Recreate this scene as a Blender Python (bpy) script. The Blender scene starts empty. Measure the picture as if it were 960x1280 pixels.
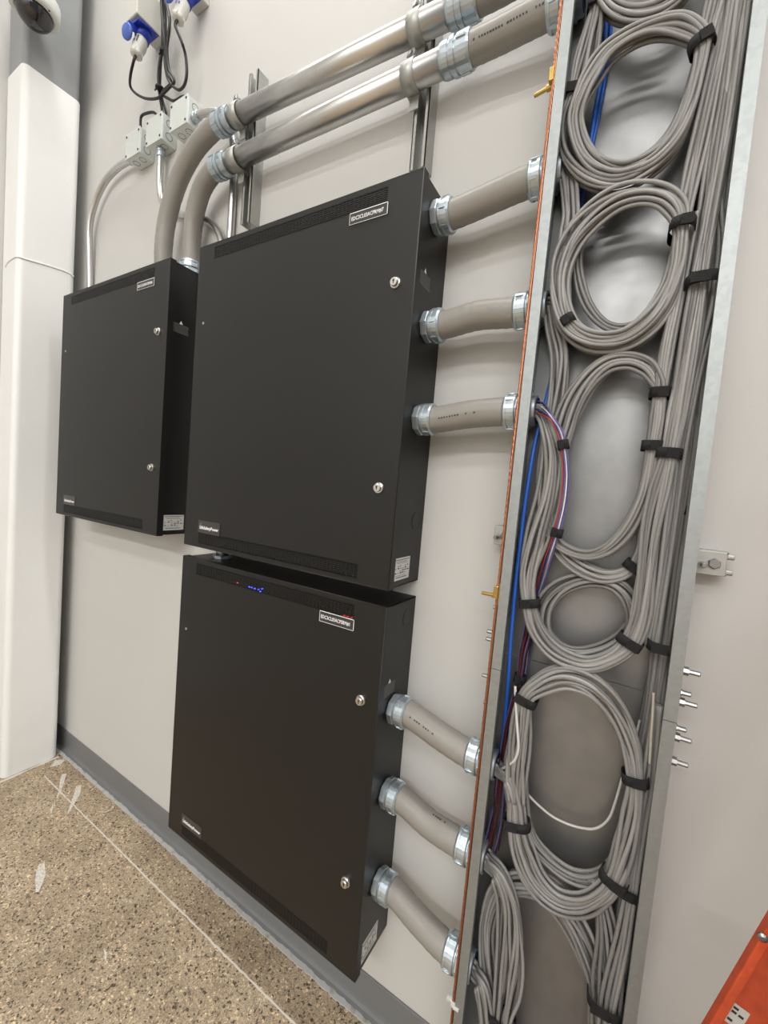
import bpy, bmesh, math, random
from math import pi, sin, cos, sqrt, radians
from mathutils import Vector, Matrix, Euler
random.seed(7)
scene = bpy.context.scene
COL = scene.collection

# ------------------------------------------------------------------ camera, light, exposure
CAM = Vector((1.2018, -.9513, 1.4557))
CROT = Euler((1.511, -.083, .5412), 'XYZ')
FPX = 514.1
cam_data = bpy.data.cameras.new('camera'); cam = bpy.data.objects.new('camera', cam_data); COL.objects.link(cam)
cam.location = CAM; cam.rotation_euler = CROT
cam_data.sensor_fit = 'HORIZONTAL'; cam_data.sensor_width = 36; cam_data.lens = FPX * 36 / 960; cam_data.clip_start = .01
scene.camera = cam
CM = CROT.to_matrix()

world = bpy.data.worlds.new('room_light'); scene.world = world; world.use_nodes = True
bg = world.node_tree.nodes['Background']; bg.inputs[0].default_value = (1, .985, .96, 1); bg.inputs[1].default_value = .27

def area(name, loc, sx, sy, power, rot=(0, 0, 0), col=(1, .985, .96)):
    l = bpy.data.lights.new(name, 'AREA'); l.shape = 'RECTANGLE'; l.size = sx; l.size_y = sy; l.energy = power; l.color = col
    o = bpy.data.objects.new(name, l); COL.objects.link(o); o.location = loc; o.rotation_euler = rot
    return o
area('ceiling_strip_light', (1.2, -.55, 4.9), 6.0, .2, 92)
area('ceiling_strip_light', (2.6, -4.0, 4.9), 6.0, .5, 110)
area('ceiling_strip_light', (2.6, -6.4, 4.9), 6.0, .5, 330)

vs = scene.view_settings
vs.view_transform = 'Standard'; vs.look = 'None'; vs.gamma = 1; vs.use_curve_mapping = False
vs.exposure = 0.24

# ------------------------------------------------------------------ pixel -> point on a plane parallel to the wall
def at(u, v, y):
    d = CM @ Vector(((u - 480) / FPX, -(v - 640) / FPX, -1))
    return CAM + d * ((y - CAM.y) / d.y)

# ------------------------------------------------------------------ mesh builder
class MB:
    def __init__(s): s.v = []; s.f = []; s.sm = []
    def add(s, vs, fs, smooth=False):
        o = len(s.v); s.v += [tuple(p) for p in vs]; s.f += [tuple(i + o for i in f) for f in fs]; s.sm += [smooth] * len(fs); return s
    def box(s, x0, x1, y0, y1, z0, z1):
        x0, x1 = sorted((x0, x1)); y0, y1 = sorted((y0, y1)); z0, z1 = sorted((z0, z1))
        return s.add([(x0,y0,z0),(x1,y0,z0),(x1,y1,z0),(x0,y1,z0),(x0,y0,z1),(x1,y0,z1),(x1,y1,z1),(x0,y1,z1)],
                     [(0,3,2,1),(4,5,6,7),(0,1,5,4),(1,2,6,5),(2,3,7,6),(3,0,4,7)])
    def prism(s, poly, z0, z1):            # poly in xy, extruded along z
        n = len(poly)
        return s.add([(x, y, z0) for x, y in poly] + [(x, y, z1) for x, y in poly],
                     [tuple(range(n))[::-1], tuple(range(n, 2 * n))] + [(i, (i + 1) % n, (i + 1) % n + n, i + n) for i in range(n)])
    def tube(s, pts, r, seg=8, cap=True, twist=None):
        pts = [Vector(p) for p in pts]; n = len(pts)
        T = [(pts[min(i + 1, n - 1)] - pts[max(i - 1, 0)]).normalized() for i in range(n)]
        nrm = T[0].orthogonal().normalized(); vs = []
        for i in range(n):
            nrm = (nrm - T[i] * nrm.dot(T[i])).normalized(); b = T[i].cross(nrm)
            ri = r[i] if isinstance(r, (list, tuple)) else r
            for k in range(seg):
                a = 2 * pi * k / seg; vs.append(pts[i] + (nrm * cos(a) + b * sin(a)) * ri)
        fs = [(i * seg + k, i * seg + (k + 1) % seg, (i + 1) * seg + (k + 1) % seg, (i + 1) * seg + k) for i in range(n - 1) for k in range(seg)]
        s.add(vs, fs, True)
        if cap:
            o = len(s.v) - n * seg
            s.f += [tuple(o + k for k in range(seg))[::-1], tuple(o + (n - 1) * seg + k for k in range(seg))]; s.sm += [False, False]
        return s
    def lathe(s, prof, seg=24, org=(0, 0, 0), ax=(0, 0, 1), smooth=False, radial=None):
        ax = Vector(ax).normalized(); o = Vector(org); a = ax.orthogonal().normalized()
        up = Vector((0, 0, 1))
        if abs(ax.dot(up)) < .98: a = (up - ax * ax.dot(up)).normalized()
        b = ax.cross(a); vs = []; n = len(prof)
        for h, r in prof:
            for k in range(seg):
                t = 2 * pi * k / seg; q = radial(k, h) if radial else 1
                vs.append(o + ax * h + (a * cos(t) + b * sin(t)) * r * q)
        fs = [(i * seg + k, i * seg + (k + 1) % seg, (i + 1) * seg + (k + 1) % seg, (i + 1) * seg + k) for i in range(n - 1) for k in range(seg)]
        fs += [tuple(range(seg))[::-1], tuple((n - 1) * seg + k for k in range(seg))]
        return s.add(vs, fs, smooth)
    def obb(s, c, ax, bx, cx):             # oriented box, half-vectors
        c, ax, bx, cx = map(Vector, (c, ax, bx, cx))
        vs = [c + ax * i + bx * j + cx * k for k in (-1, 1) for i, j in ((-1, -1), (1, -1), (1, 1), (-1, 1))]
        return s.add(vs, [(0,3,2,1),(4,5,6,7),(0,1,5,4),(1,2,6,5),(2,3,7,6),(3,0,4,7)])
    def mesh(s, name, mat):
        m = bpy.data.meshes.new(name); m.from_pydata(s.v, [], s.f)
        m.polygons.foreach_set('use_smooth', s.sm); m.update()
        b = bmesh.new(); b.from_mesh(m); bmesh.ops.recalc_face_normals(b, faces=b.faces); b.to_mesh(m); b.free()
        if mat: m.materials.append(mat)
        return m
    def build(s, name, mat, parent=None, label=None, bevel=0, kind=None):
        o = bpy.data.objects.new(name, s.mesh(name, mat)); COL.objects.link(o)
        if parent: o.parent = parent
        if label: o['label'] = label
        if kind: o['kind'] = kind
        if bevel:
            b = o.modifiers.new('bevel', 'BEVEL'); b.width = bevel; b.segments = 2; b.limit_method = 'ANGLE'
        return o

def tag(o, label, cat, group=None):
    o['label'] = label; o['category'] = cat
    if group: o['group'] = group
    return o
def thing(name, label, cat, loc=(0, 0, 0), group=None):
    o = bpy.data.objects.new(name, None); COL.objects.link(o); o.location = loc; o.empty_display_size = .05
    return tag(o, label, cat, group)
def struct(name, mb, mat, bevel=0): return mb.build(name, mat, None, None, bevel, 'structure')
def copy_tree(o, parent=None):
    c = o.copy(); COL.objects.link(c)
    if parent: c.parent = parent
    for ch in [x for x in bpy.data.objects if x.parent == o]: copy_tree(ch, c)
    return c
def spline(P, sub=8):
    P = [tuple(p) for p in P]; n = len(P); out = []
    for i in range(n - 1):
        p0, p1, p2, p3 = P[max(i - 1, 0)], P[i], P[i + 1], P[min(i + 2, n - 1)]
        for k in range(sub):
            t = k / sub
            out.append(tuple(.5 * (2 * b + (c - a) * t + (2 * a - 5 * b + 4 * c - d) * t * t + (-a + 3 * b - 3 * c + d) * t ** 3) for a, b, c, d in zip(p0, p1, p2, p3)))
    out.append(P[-1]); return out
def text_part(name, body, size, mat, parent, loc, rot, width=None, shear=0, bold=0):
    cu = bpy.data.curves.new(name, 'FONT'); cu.body = body; cu.size = size; cu.extrude = .0003; cu.align_x = 'CENTER'; cu.align_y = 'CENTER'; cu.shear = shear; cu.offset = bold; cu.resolution_u = 2
    t = bpy.data.objects.new(name, cu); COL.objects.link(t)
    dg = bpy.context.evaluated_depsgraph_get(); m = bpy.data.meshes.new_from_object(t.evaluated_get(dg)); bpy.data.objects.remove(t); bpy.data.curves.remove(cu)
    m.materials.clear(); m.materials.append(mat); m.name = name
    o = bpy.data.objects.new(name, m); COL.objects.link(o); o.parent = parent; o.location = loc; o.rotation_euler = rot
    if width:
        w = max(v.co.x for v in m.vertices) - min(v.co.x for v in m.vertices); o.scale = (width / w, 1, 1)
    return o

# ------------------------------------------------------------------ materials
def mat(name, col, rough=.5, metal=0, bump=None, var=None, emit=None, spec=None, objvar=0, rvar=None, coat=0):
    m = bpy.data.materials.new(name); m.use_nodes = True; nt = m.node_tree; N = nt.nodes; L = nt.links
    b = N['Principled BSDF']; b.inputs['Base Color'].default_value = (*col, 1); b.inputs['Roughness'].default_value = rough; b.inputs['Metallic'].default_value = metal
    if spec is not None: b.inputs['Specular IOR Level'].default_value = spec
    if coat: b.inputs['Coat Weight'].default_value = coat; b.inputs['Coat Roughness'].default_value = .25
    if emit: b.inputs['Emission Color'].default_value = (*emit[0], 1); b.inputs['Emission Strength'].default_value = emit[1]
    tc = N.new('ShaderNodeTexCoord')
    if var:      # (scale, other colour, contrast lo, hi, texture)
        t = N.new('ShaderNodeTexNoise' if var[4] == 'n' else 'ShaderNodeTexVoronoi'); t.inputs['Scale'].default_value = var[0]
        L.new(tc.outputs['Object'], t.inputs['Vector'])
        r = N.new('ShaderNodeMapRange'); r.inputs[1].default_value = var[2]; r.inputs[2].default_value = var[3]
        if var[4] == 'n': t.inputs['Detail'].default_value = 6; L.new(t.outputs['Fac'], r.inputs[0])
        else:
            sp = N.new('ShaderNodeSeparateColor'); L.new(t.outputs['Color'], sp.inputs[0]); L.new(sp.outputs[0], r.inputs[0])
        mx = N.new('ShaderNodeMix'); mx.data_type = 'RGBA'; mx.inputs['A'].default_value = (*col, 1); mx.inputs['B'].default_value = (*var[1], 1)
        L.new(r.outputs[0], mx.inputs['Factor']); L.new(mx.outputs['Result'], b.inputs['Base Color'])
        if rvar:
            rr = N.new('ShaderNodeMapRange'); rr.inputs[3].default_value = rough; rr.inputs[4].default_value = rvar; L.new(r.outputs[0], rr.inputs[0]); L.new(rr.outputs[0], b.inputs['Roughness'])
    if objvar:
        oi = N.new('ShaderNodeObjectInfo'); hs = N.new('ShaderNodeHueSaturation'); r = N.new('ShaderNodeMapRange')
        r.inputs[3].default_value = 1 - objvar; r.inputs[4].default_value = 1 + objvar
        L.new(oi.outputs['Random'], r.inputs[0]); L.new(r.outputs[0], hs.inputs['Value']); hs.inputs['Color'].default_value = (*col, 1); L.new(hs.outputs[0], b.inputs['Base Color'])
    if bump:     # (scale, strength, distance)
        t = N.new('ShaderNodeTexNoise'); t.inputs['Scale'].default_value = bump[0]; t.inputs['Detail'].default_value = 3
        L.new(tc.outputs['Object'], t.inputs['Vector'])
        bp = N.new('ShaderNodeBump'); bp.inputs['Strength'].default_value = bump[1]; bp.inputs['Distance'].default_value = bump[2]
        L.new(t.outputs['Fac'], bp.inputs['Height']); L.new(bp.outputs[0], b.inputs['Normal'])
    return m

M_wall = mat('wall_paint', (.585, .582, .565), .6, bump=(160, .10, .002), var=(1.7, (.565, .56, .545), .45, .75, 'n'))
M_black = mat('black_powder_coat', (.0045, .0044, .0042), .44, bump=(900, .25, .0005), spec=.5)
M_blackin = mat('black_inside', (.008, .008, .008), .8)
M_galv = mat('galvanised_steel', (.35, .375, .38), .52, .85, var=(130, (.33, .352, .358), .2, .8, 'v'), rvar=.54)
M_galvback = mat('galvanised_sheet', (.30, .305, .31), .42, .9, var=(14, (.255, .26, .265), .35, .7, 'n'), rvar=.50)
M_emt = mat('conduit_steel', (.58, .575, .56), .30, 1, var=(14, (.52, .515, .50), .4, .7, 'n'), rvar=.36)
M_strut = mat('strut_steel', (.46, .47, .445), .48, .75, var=(60, (.41, .42, .40), .3, .7, 'n'))
M_zinc = mat('zinc_fitting', (.50, .57, .62), .36, .85)
M_hose = mat('grey_pvc_hose', (.275, .262, .238), .42, bump=(120, .15, .002))
M_cable = mat('grey_cable_jacket', (.235, .232, .225), .36, objvar=.30)
M_white = mat('white_cable_jacket', (.62, .62, .60), .4)
M_blue = mat('blue_cable_jacket', (.02, .12, .55), .4)
M_red = mat('red_wire', (.32, .035, .03), .45); M_purple = mat('violet_wire', (.10, .09, .26), .4); M_dark = mat('maroon_wire', (.035, .012, .016), .45)
M_maroon = mat('deep_red_wire', (.12, .015, .02), .45)
M_velcro = mat('black_hook_strap', (.010, .010, .011), .9, bump=(700, .8, .001))
M_copper = mat('copper_strands', (.46, .19, .105), .36, 1, bump=(300, .4, .001))
M_brass = mat('brass', (.50, .345, .11), .32, 1)
M_box = mat('box_steel', (.66, .70, .68), .45, .35)
M_steel = mat('bright_steel', (.30, .30, .30), .34, 1)
M_chrome = mat('chrome', (.70, .69, .66), .28, 1)
M_rubber = mat('black_rubber', (.012, .012, .013), .45)
M_bluep = mat('blue_plastic', (.015, .045, .42), .32)
M_navy = mat('navy_plastic', (.012, .016, .07), .4)
M_bluelid = mat('pale_blue_plastic', (.06, .13, .50), .35)
M_plug = mat('pale_grey_plastic', (.58, .58, .54), .45)
M_pillar = mat('white_column_paint', (.87, .88, .87), .42, bump=(30, .2, .004), var=(3, (.83, .83, .82), .5, .8, 'n'))
M_greyp = mat('grey_column_paint', (.24, .25, .26), .4, var=(4, (.29, .30, .31), .4, .7, 'n'))
M_base = mat('grey_rubber_base', (.17, .175, .18), .4)
M_grout = mat('pale_grout', (.50, .50, .49), .7, var=(30, (.30, .28, .25), .55, .7, 'n'))
M_chalk = mat('chalk_white', (.62, .58, .52), .9)
M_paint = mat('white_paint_smear', (.66, .63, .57), .85, var=(160, (.44, .39, .31), .5, .6, 'n'))
M_orange = mat('orange_fibreglass', (.62, .085, .025), .40, var=(50, (.50, .06, .02), .4, .7, 'n'))
M_tagp = mat('cream_strand', (.42, .39, .32), .6)
M_sticker = mat('white_sticker', (.66, .66, .64), .5); M_ink = mat('black_ink', (.03, .03, .03), .6)
M_inkp = mat('faded_hose_print', (.05, .045, .04), .6)
M_print = mat('grey_print', (.16, .16, .16), .6); M_printw = mat('white_print', (.85, .85, .85), .5)
M_plate = mat('charcoal_plate', (.040, .040, .042), .3); M_plate2 = mat('grey_badge', (.030, .029, .029), .34, spec=.8)
M_ledb = mat('blue_led', (.02, .02, .5), .5, emit=((.05, .08, 1), 3)); M_ledr = mat('red_led', (.5, .02, .02), .5, emit=((1, .05, .06), 1.2))
M_ledd = mat('dim_red_led', (.3, .01, .01), .5, emit=((.8, .03, .03), .35))
M_camw = mat('white_housing', (.70, .72, .70), .4)
M_glassd = mat('smoked_dome', (.012, .010, .012), .06, spec=.8)
M_ceil = mat('ceiling_paint', (.66, .66, .65), .8)

def floor_mat():
    m = bpy.data.materials.new('polished_aggregate'); m.use_nodes = True; nt = m.node_tree; N = nt.nodes; L = nt.links; b = N['Principled BSDF']
    tc = N.new('ShaderNodeTexCoord')
    def noise(sc, det=4):
        t = N.new('ShaderNodeTexNoise'); t.inputs['Scale'].default_value = sc; t.inputs['Detail'].default_value = det; L.new(tc.outputs['Object'], t.inputs['Vector']); return t
    def ramp(src, stops):
        r = N.new('ShaderNodeValToRGB'); e = r.color_ramp.elements
        while len(e) < len(stops): e.new(.5)
        for el, (p, c) in zip(e, stops): el.position = p; el.color = (*c, 1)
        L.new(src, r.inputs[0]); return r
    wob = noise(55, 3); vm = N.new('ShaderNodeVectorMath'); vm.operation = 'MULTIPLY_ADD'; vm.inputs[1].default_value = (.014, .014, .014)
    L.new(wob.outputs['Color'], vm.inputs[0]); L.new(tc.outputs['Object'], vm.inputs[2])
    vo = N.new('ShaderNodeTexVoronoi'); vo.inputs['Scale'].default_value = 190; L.new(vm.outputs[0], vo.inputs['Vector'])
    sp = N.new('ShaderNodeSeparateColor'); L.new(vo.outputs['Color'], sp.inputs[0])
    base = ramp(noise(6, 5).outputs['Fac'], [(.3, (.33, .255, .175)), (.55, (.44, .35, .245)), (.75, (.51, .415, .30))])
    st = ramp(sp.outputs[0], [(0, (.16, .15, .15)), (.06, (.26, .25, .24)), (.13, (.70, .69, .68)), (.5, (1, 1, 1)), (.85, (1.0, .98, .95)), (.93, (1.35, 1.35, 1.3)), (1, (1.8, 1.75, 1.65))])
    mx = N.new('ShaderNodeMix'); mx.data_type = 'RGBA'; mx.blend_type = 'MULTIPLY'; mx.inputs['Factor'].default_value = 1
    L.new(base.outputs[0], mx.inputs['A']); L.new(st.outputs[0], mx.inputs['B'])
    fine = ramp(noise(260, 2).outputs['Fac'], [(.36, (.52, .5, .48)), (.5, (1, 1, 1)), (.68, (1.25, 1.23, 1.2))])
    m2 = N.new('ShaderNodeMix'); m2.data_type = 'RGBA'; m2.blend_type = 'MULTIPLY'; m2.inputs['Factor'].default_value = .9
    L.new(mx.outputs['Result'], m2.inputs['A']); L.new(fine.outputs[0], m2.inputs['B'])
    L.new(m2.outputs['Result'], b.inputs['Base Color']); b.inputs['Roughness'].default_value = .5
    bp = N.new('ShaderNodeBump'); bp.inputs['Strength'].default_value = .35; bp.inputs['Distance'].default_value = .002
    L.new(sp.outputs[0], bp.inputs['Height']); L.new(bp.outputs[0], b.inputs['Normal'])
    return m
M_floor = floor_mat()

# ------------------------------------------------------------------ setting
floor = struct('floor', MB().box(-1.6, 6, -7.4, .1, -.1, 0), M_floor)
struct('wall_back', MB().box(-1.6, 6, 0, .1, 0, 5.1), M_wall)
struct('wall_left', MB().box(-1.6, -1.2655, -7.4, 0, 0, 5.1), M_wall)
struct('ceiling', MB().box(-1.7, 6, -7.4, .1, 5.1, 5.2), M_ceil)
struct('wall_front', MB().box(-1.7, 6, -7.5, -7.4, 0, 5.1), M_ceil)
bb = MB()
prof = [(0, .1016), (-.0035, .1016), (-.005, .098), (-.005, .022), (-.007, .012), (-.012, .005), (-.020, .002), (-.020, 0), (0, 0)]
x0, x1 = -1.45, 6
n = len(prof)
bb.add([(x0, y, z) for y, z in prof] + [(x1, y, z) for y, z in prof], [tuple(range(n)), tuple(range(n, 2 * n))[::-1]] + [(i, (i + 1) % n, (i + 1) % n + n, i + n) for i in range(n)])
struct('baseboard_back', bb, M_base)
# pale grout smeared along the foot of the wall, chalk line and paint smears on the slab
def strip(name, pts, w, mat_, h=.0012, jit=0, label=None):
    mb = MB(); P = [Vector((x, y, 0)) for x, y in pts]; vs = []
    for i, p in enumerate(P):
        t = (P[min(i + 1, len(P) - 1)] - P[max(i - 1, 0)]).normalized(); nn = Vector((-t.y, t.x, 0))
        ww = (w[i] if isinstance(w, list) else w)
        a, b = ww / 2 + random.uniform(-jit, jit), ww / 2 + random.uniform(-jit, jit)
        vs += [p + nn * a, p - nn * b, p + nn * a + Vector((0, 0, h)), p - nn * b + Vector((0, 0, h))]
    fs = []
    for i in range(len(P) - 1):
        o = 4 * i; fs += [(o + 2, o + 3, o + 7, o + 6), (o, o + 2, o + 6, o + 4), (o + 1, o + 5, o + 7, o + 3)]
    mb.add(vs, fs); return mb.build(name, mat_, floor, label)
strip('grout_strip', [(-1.21 + i * .012, -.0265) for i in range(260)], .013, M_grout, .0025, .002, 'pale grout smear along the foot of the grey rubber base')
strip('chalk_line', [(-.985 + i * .02, -.1375 + random.uniform(-.0006, .0006)) for i in range(110)], .0045, M_chalk, .0006, .0008, 'thin straight white line snapped along the floor')
strip('caulk_line', [(-1.082, -.045 - i * .03) for i in range(14)], .010, M_chalk, .002, .003, 'white caulk line at the foot of the column')
for pts, w in (([(-.485, -.322), (-.46, -.332), (-.43, -.345), (-.395, -.362), (-.375, -.372)], [.016, .026, .028, .018, .006]),
               ([(-.93, -.08), (-.88, -.108), (-.83, -.135), (-.79, -.16)], [.022, .016, .010, .006]),
               ([(-.80, -.075), (-.75, -.10), (-.70, -.14), (-.665, -.17)], [.02, .022, .014, .005]),
               ([(-.56, -.045), (-.55, -.06), (-.555, -.08), (-.575, -.095)], [.006, .005, .004, .002]),
               ([(-.76, -.185), (-.735, -.20), (-.715, -.21)], [.003, .008, .003]),
               ([(-1.05, -.05), (-1.03, -.07), (-1.03, -.095)], [.05, .035, .008]),
               ([(-.02, -.33), (.0, -.335), (.02, -.345)], [.003, .008, .003])):
    strip('paint_smear', pts, w, M_paint, .0005, .002)

# column in the corner: grey shaft wrapped to above head height in a rounded white casing
col = thing('column', 'square column, white below and grey on top, in the left corner', 'column', (-1.1775, -.15, 0))
def rounded(x0, x1, y0, y1, r, n=6):
    out = []
    for cx, cy, a0 in ((x1 - r, y1 - r, 0), (x0 + r, y1 - r, 90), (x0 + r, y0 + r, 180), (x1 - r, y0 + r, 270)):
        for i in range(n + 1):
            a = radians(a0 + 90 * i / n); out.append((cx + r * cos(a), cy + r * sin(a)))
    return out
MB().prism(rounded(-.0875, .0875, -.105, .105, .024), 0, 3.06).build('white_casing', M_pillar, col, 'white painted lower casing', .003)
MB().prism(rounded(-.084, .084, -.1015, .1015, .022), 3.06, 5.09).build('shaft', M_greyp, col, 'grey painted upper shaft')
MB().tube(spline([(-.035, -.1055, 2.268), (-.01, -.106, 2.283), (.06, -.106, 2.288), (.0835, -.099, 2.290), (.0885, -.08, 2.290), (.0885, .0, 2.302), (.0885, .070, 2.308), (.0885, .098, 2.300)], 4), .0035, 6).build('caulk_bead', M_pillar, col)

# ------------------------------------------------------------------ power enclosures
EW, EH, ED = .7600, .9150, .1535
def enclosure(label, x0, z0, plate, sticker_pale=True, knock=None, leds=False):
    t = thing('power_enclosure', label, 'cabinet', (x0, 0, z0), 'black wall enclosures')
    D = ED
    # back pan: five sheets, open to the front
    b = MB().box(.003, EW - .003, 0, -.002, .003, EH - .003)
    b.box(.003, .005, 0, -D + .004, .003, EH - .003).box(EW - .005, EW - .003, 0, -D + .004, .003, EH - .003)
    b.box(.003, EW - .003, 0, -D + .004, .003, .005).box(.003, EW - .003, 0, -D + .004, EH - .005, EH - .003)
    b.build('body', M_black, t)
    MB().box(.02, EW - .02, -D + .030, -D + .028, .01, EH - .01).build('inner_panel', M_blackin, t)
    # door with two vent openings and turned edges
    vx0, vx1 = .072, .672
    zt1, zt0 = EH - .015, EH - .047; zb0, zb1 = .014, .046
    y0, y1 = -D + .0016, -D
    d = MB().box(0, vx0, y0, y1, 0, EH).box(vx1, EW, y0, y1, 0, EH)
    d.box(vx0, vx1, y0, y1, 0, zb0).box(vx0, vx1, y0, y1, zb1, zt0).box(vx0, vx1, y0, y1, zt1, EH)
    d.box(0, .0015, y0, y0 + .02, 0, EH).box(EW - .0015, EW, y0, y0 + .02, 0, EH).box(0, EW, y0, y0 + .02, 0, .0015).box(0, EW, y0, y0 + .02, EH - .0015, EH)
    for pa, pb in (((.0012, .0012), (.0012, EH - .0012)), ((EW - .0012, .0012), (EW - .0012, EH - .0012)), ((.0012, .0012), (EW - .0012, .0012)), ((.0012, EH - .0012), (EW - .0012, EH - .0012))):
        d.tube([(pa[0], -D + .0010, pa[1]), (pb[0], -D + .0010, pb[1])], .0014, 8)
    door = d.build('door', M_black, t)
    for za, zb in ((zt0, zt1), (zb0, zb1)):
        g = MB(); nr = 7; nc = 52
        for i in range(nr + 1):
            z = za + (zb - za) * i / nr; g.box(vx0, vx1, y0, y1, z - .0012, z + .0012)
        for k in range(1, nc):
            x = vx0 + (vx1 - vx0) * k / nc; g.box(x - .0009, x + .0009, y0, y1 + .0001, za, zb)
        g.build('vent_grille', M_black, door, kind='stuff')
    for z in (.683, .230):
        l = MB().lathe([(0, .0125), (.003, .0125), (.0045, .0115), (.0045, .0098), (.010, .0092), (.0112, .0080)], 20, (.712, -D, z), (0, -1, 0)).build('lock', M_chrome, door, 'chrome cam lock')
        k = MB().box(.7108, .7132, -D - .0113, -D - .0116, z - .0045, z + .003); k.lathe([(0, .0026), (.0004, .0026)], 10, (.712, -D - .0112, z + .002), (0, -1, 0))
        k.build('keyhole', M_ink, door)
    MB().lathe([(0, .0042), (.0012, .004), (.002, .0022)], 10, (.037, -D, .684), (0, -1, 0)).build('screw', M_chrome, door)
    # identification plate with a white border and engraved code
    px, pz, pw, ph = .6235, .853, .105, .027
    p = MB().box(px - pw / 2, px + pw / 2, -D, -D - .0015, pz - ph / 2, pz + ph / 2).build('identification_plate', M_plate, t, 'charcoal engraved plate with white border')
    f = MB(); yb = -D - .0015; e = .0016
    f.box(px - pw / 2, px + pw / 2, yb, yb - .0004, pz + ph / 2 - e, pz + ph / 2).box(px - pw / 2, px + pw / 2, yb, yb - .0004, pz - ph / 2, pz - ph / 2 + .0008)
    f.box(px - pw / 2, px - pw / 2 + .0010, yb, yb - .0004, pz - ph / 2, pz + ph / 2).box(px + pw / 2 - e, px + pw / 2, yb, yb - .0004, pz - ph / 2, pz + ph / 2)
    f.build('border', M_printw, p)
    text_part('lettering', plate, .0125, M_printw, p, (px - .003, yb - .0003, pz - .001), (pi / 2, 0, 0), .088, 0, .0001)
    # maker's badge
    bx, bz = .120, .066
    q = MB().box(bx - .051, bx + .051, -D, -D - .0012, bz - .019, bz + .019).build('badge', M_plate2, t, 'small grey badge with white lettering')
    text_part('lettering', 'LifeSafetyPower', .0135, M_printw, q, (bx + .001, -D - .0014, bz - .003), (pi / 2, 0, 0), .088, 0, .0003)
    fl = MB(); fl.add([(bx - .043, -D - .0015, bz + .002), (bx - .038, -D - .0015, bz + .003), (bx - .0345, -D - .0015, bz + .009), (bx - .0335, -D - .0015, bz + .016), (bx - .0385, -D - .0015, bz + .010), (bx - .043, -D - .0015, bz + .007)], [(0, 1, 2, 3, 4, 5)])
    fl.build('flame_mark', M_ledd if not leds else M_printw, q).data.materials[0] = M_print
    # rating sticker on the right side, with columns of tiny illegible print
    X = EW - .003
    s_ = MB().box(X, X + .0006, -.133, -.056, .018, .071).build('rating_label', M_sticker, t, 'white printed rating sticker')
    pr = MB(); rr = random.Random(3)
    for zz, ya, yb_, h in ((.0665, -.128, -.060, .0016), (.062, -.124, -.072, .0010), (.0585, -.12, -.066, .0008), (.0245, -.122, -.068, .0018), (.029, -.125, -.075, .0008)):
        pr.box(X + .0006, X + .0008, ya, yb_, zz - h / 2, zz + h / 2)
    for c in range(6):
        ya = -.127 + c * .0115
        for r in range(4):
            if rr.random() < .78: pr.box(X + .0006, X + .0008, ya, ya + rr.uniform(.004, .009), .034 + r * .0055, .034 + r * .0055 + rr.choice((.0012, .0028)))
    pr.build('print', M_ink, s_)
    # warning print: triangle over lines of tiny lettering
    w = MB(); zc = .712; yc = -.104
    w.add([(X + .0003, yc - .006, zc + .008), (X + .0003, yc + .006, zc + .008), (X + .0003, yc, zc + .019)], [(0, 1, 2)])
    w.build('warning_triangle', M_printw, t, 'pale printed warning triangle')
    w = MB()
    for r in range(6):
        y = -.132
        while y < -.078:
            l_ = rr.uniform(.0025, .007); w.box(X, X + .0003, y, min(y + l_, -.076), zc + .004 - r * .0052, zc + .0066 - r * .0052); y += l_ + .0018
    w.build('warning_print', M_print, t)
    if knock is not None:
        MB().lathe([(0, .0225), (.0008, .0225), (.0008, .0215), (.0004, .0213)], 24, (X, -.040, knock), (1, 0, 0)).build('knockout', M_black, t)
    if leds:
        for x, z, m_, w_ in ((.262, .876, M_ledr, .006), (.312, .8735, M_ledb, .006), (.322, .8735, M_ledb, .004), (.334, .873, M_ledb, .006), (.348, .8735, M_ledb, .004), (.356, .869, M_ledb, .005), (.362, .878, M_ledb, .004),
                             (.645, .869, M_ledd, .007), (.655, .869, M_ledd, .007), (.666, .869, M_ledd, .006)):
            MB().box(x - w_ / 2, x + w_ / 2, -D - .0001, -D + .003, z - .0011, z + .0011).build('indicator_light', m_, t, 'small glowing status light behind the upper grille')
    return t
enclosure('large black locked enclosure in the middle, level with the conduit runs', -.003, 1.2235, 'EDC3CL03ACPRM#7', knock=.156)
enclosure('lowest black enclosure, just above the floor, with blue lights glowing in its vent', -.004, .2715, 'EDC3CL03ACPSRM#1', knock=.865, leds=True)
enclosure('black enclosure at far left beside the white column, fed by two bent hoses', -.9165, 1.2275, 'EDC3CL03ACPRM#6')

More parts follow.
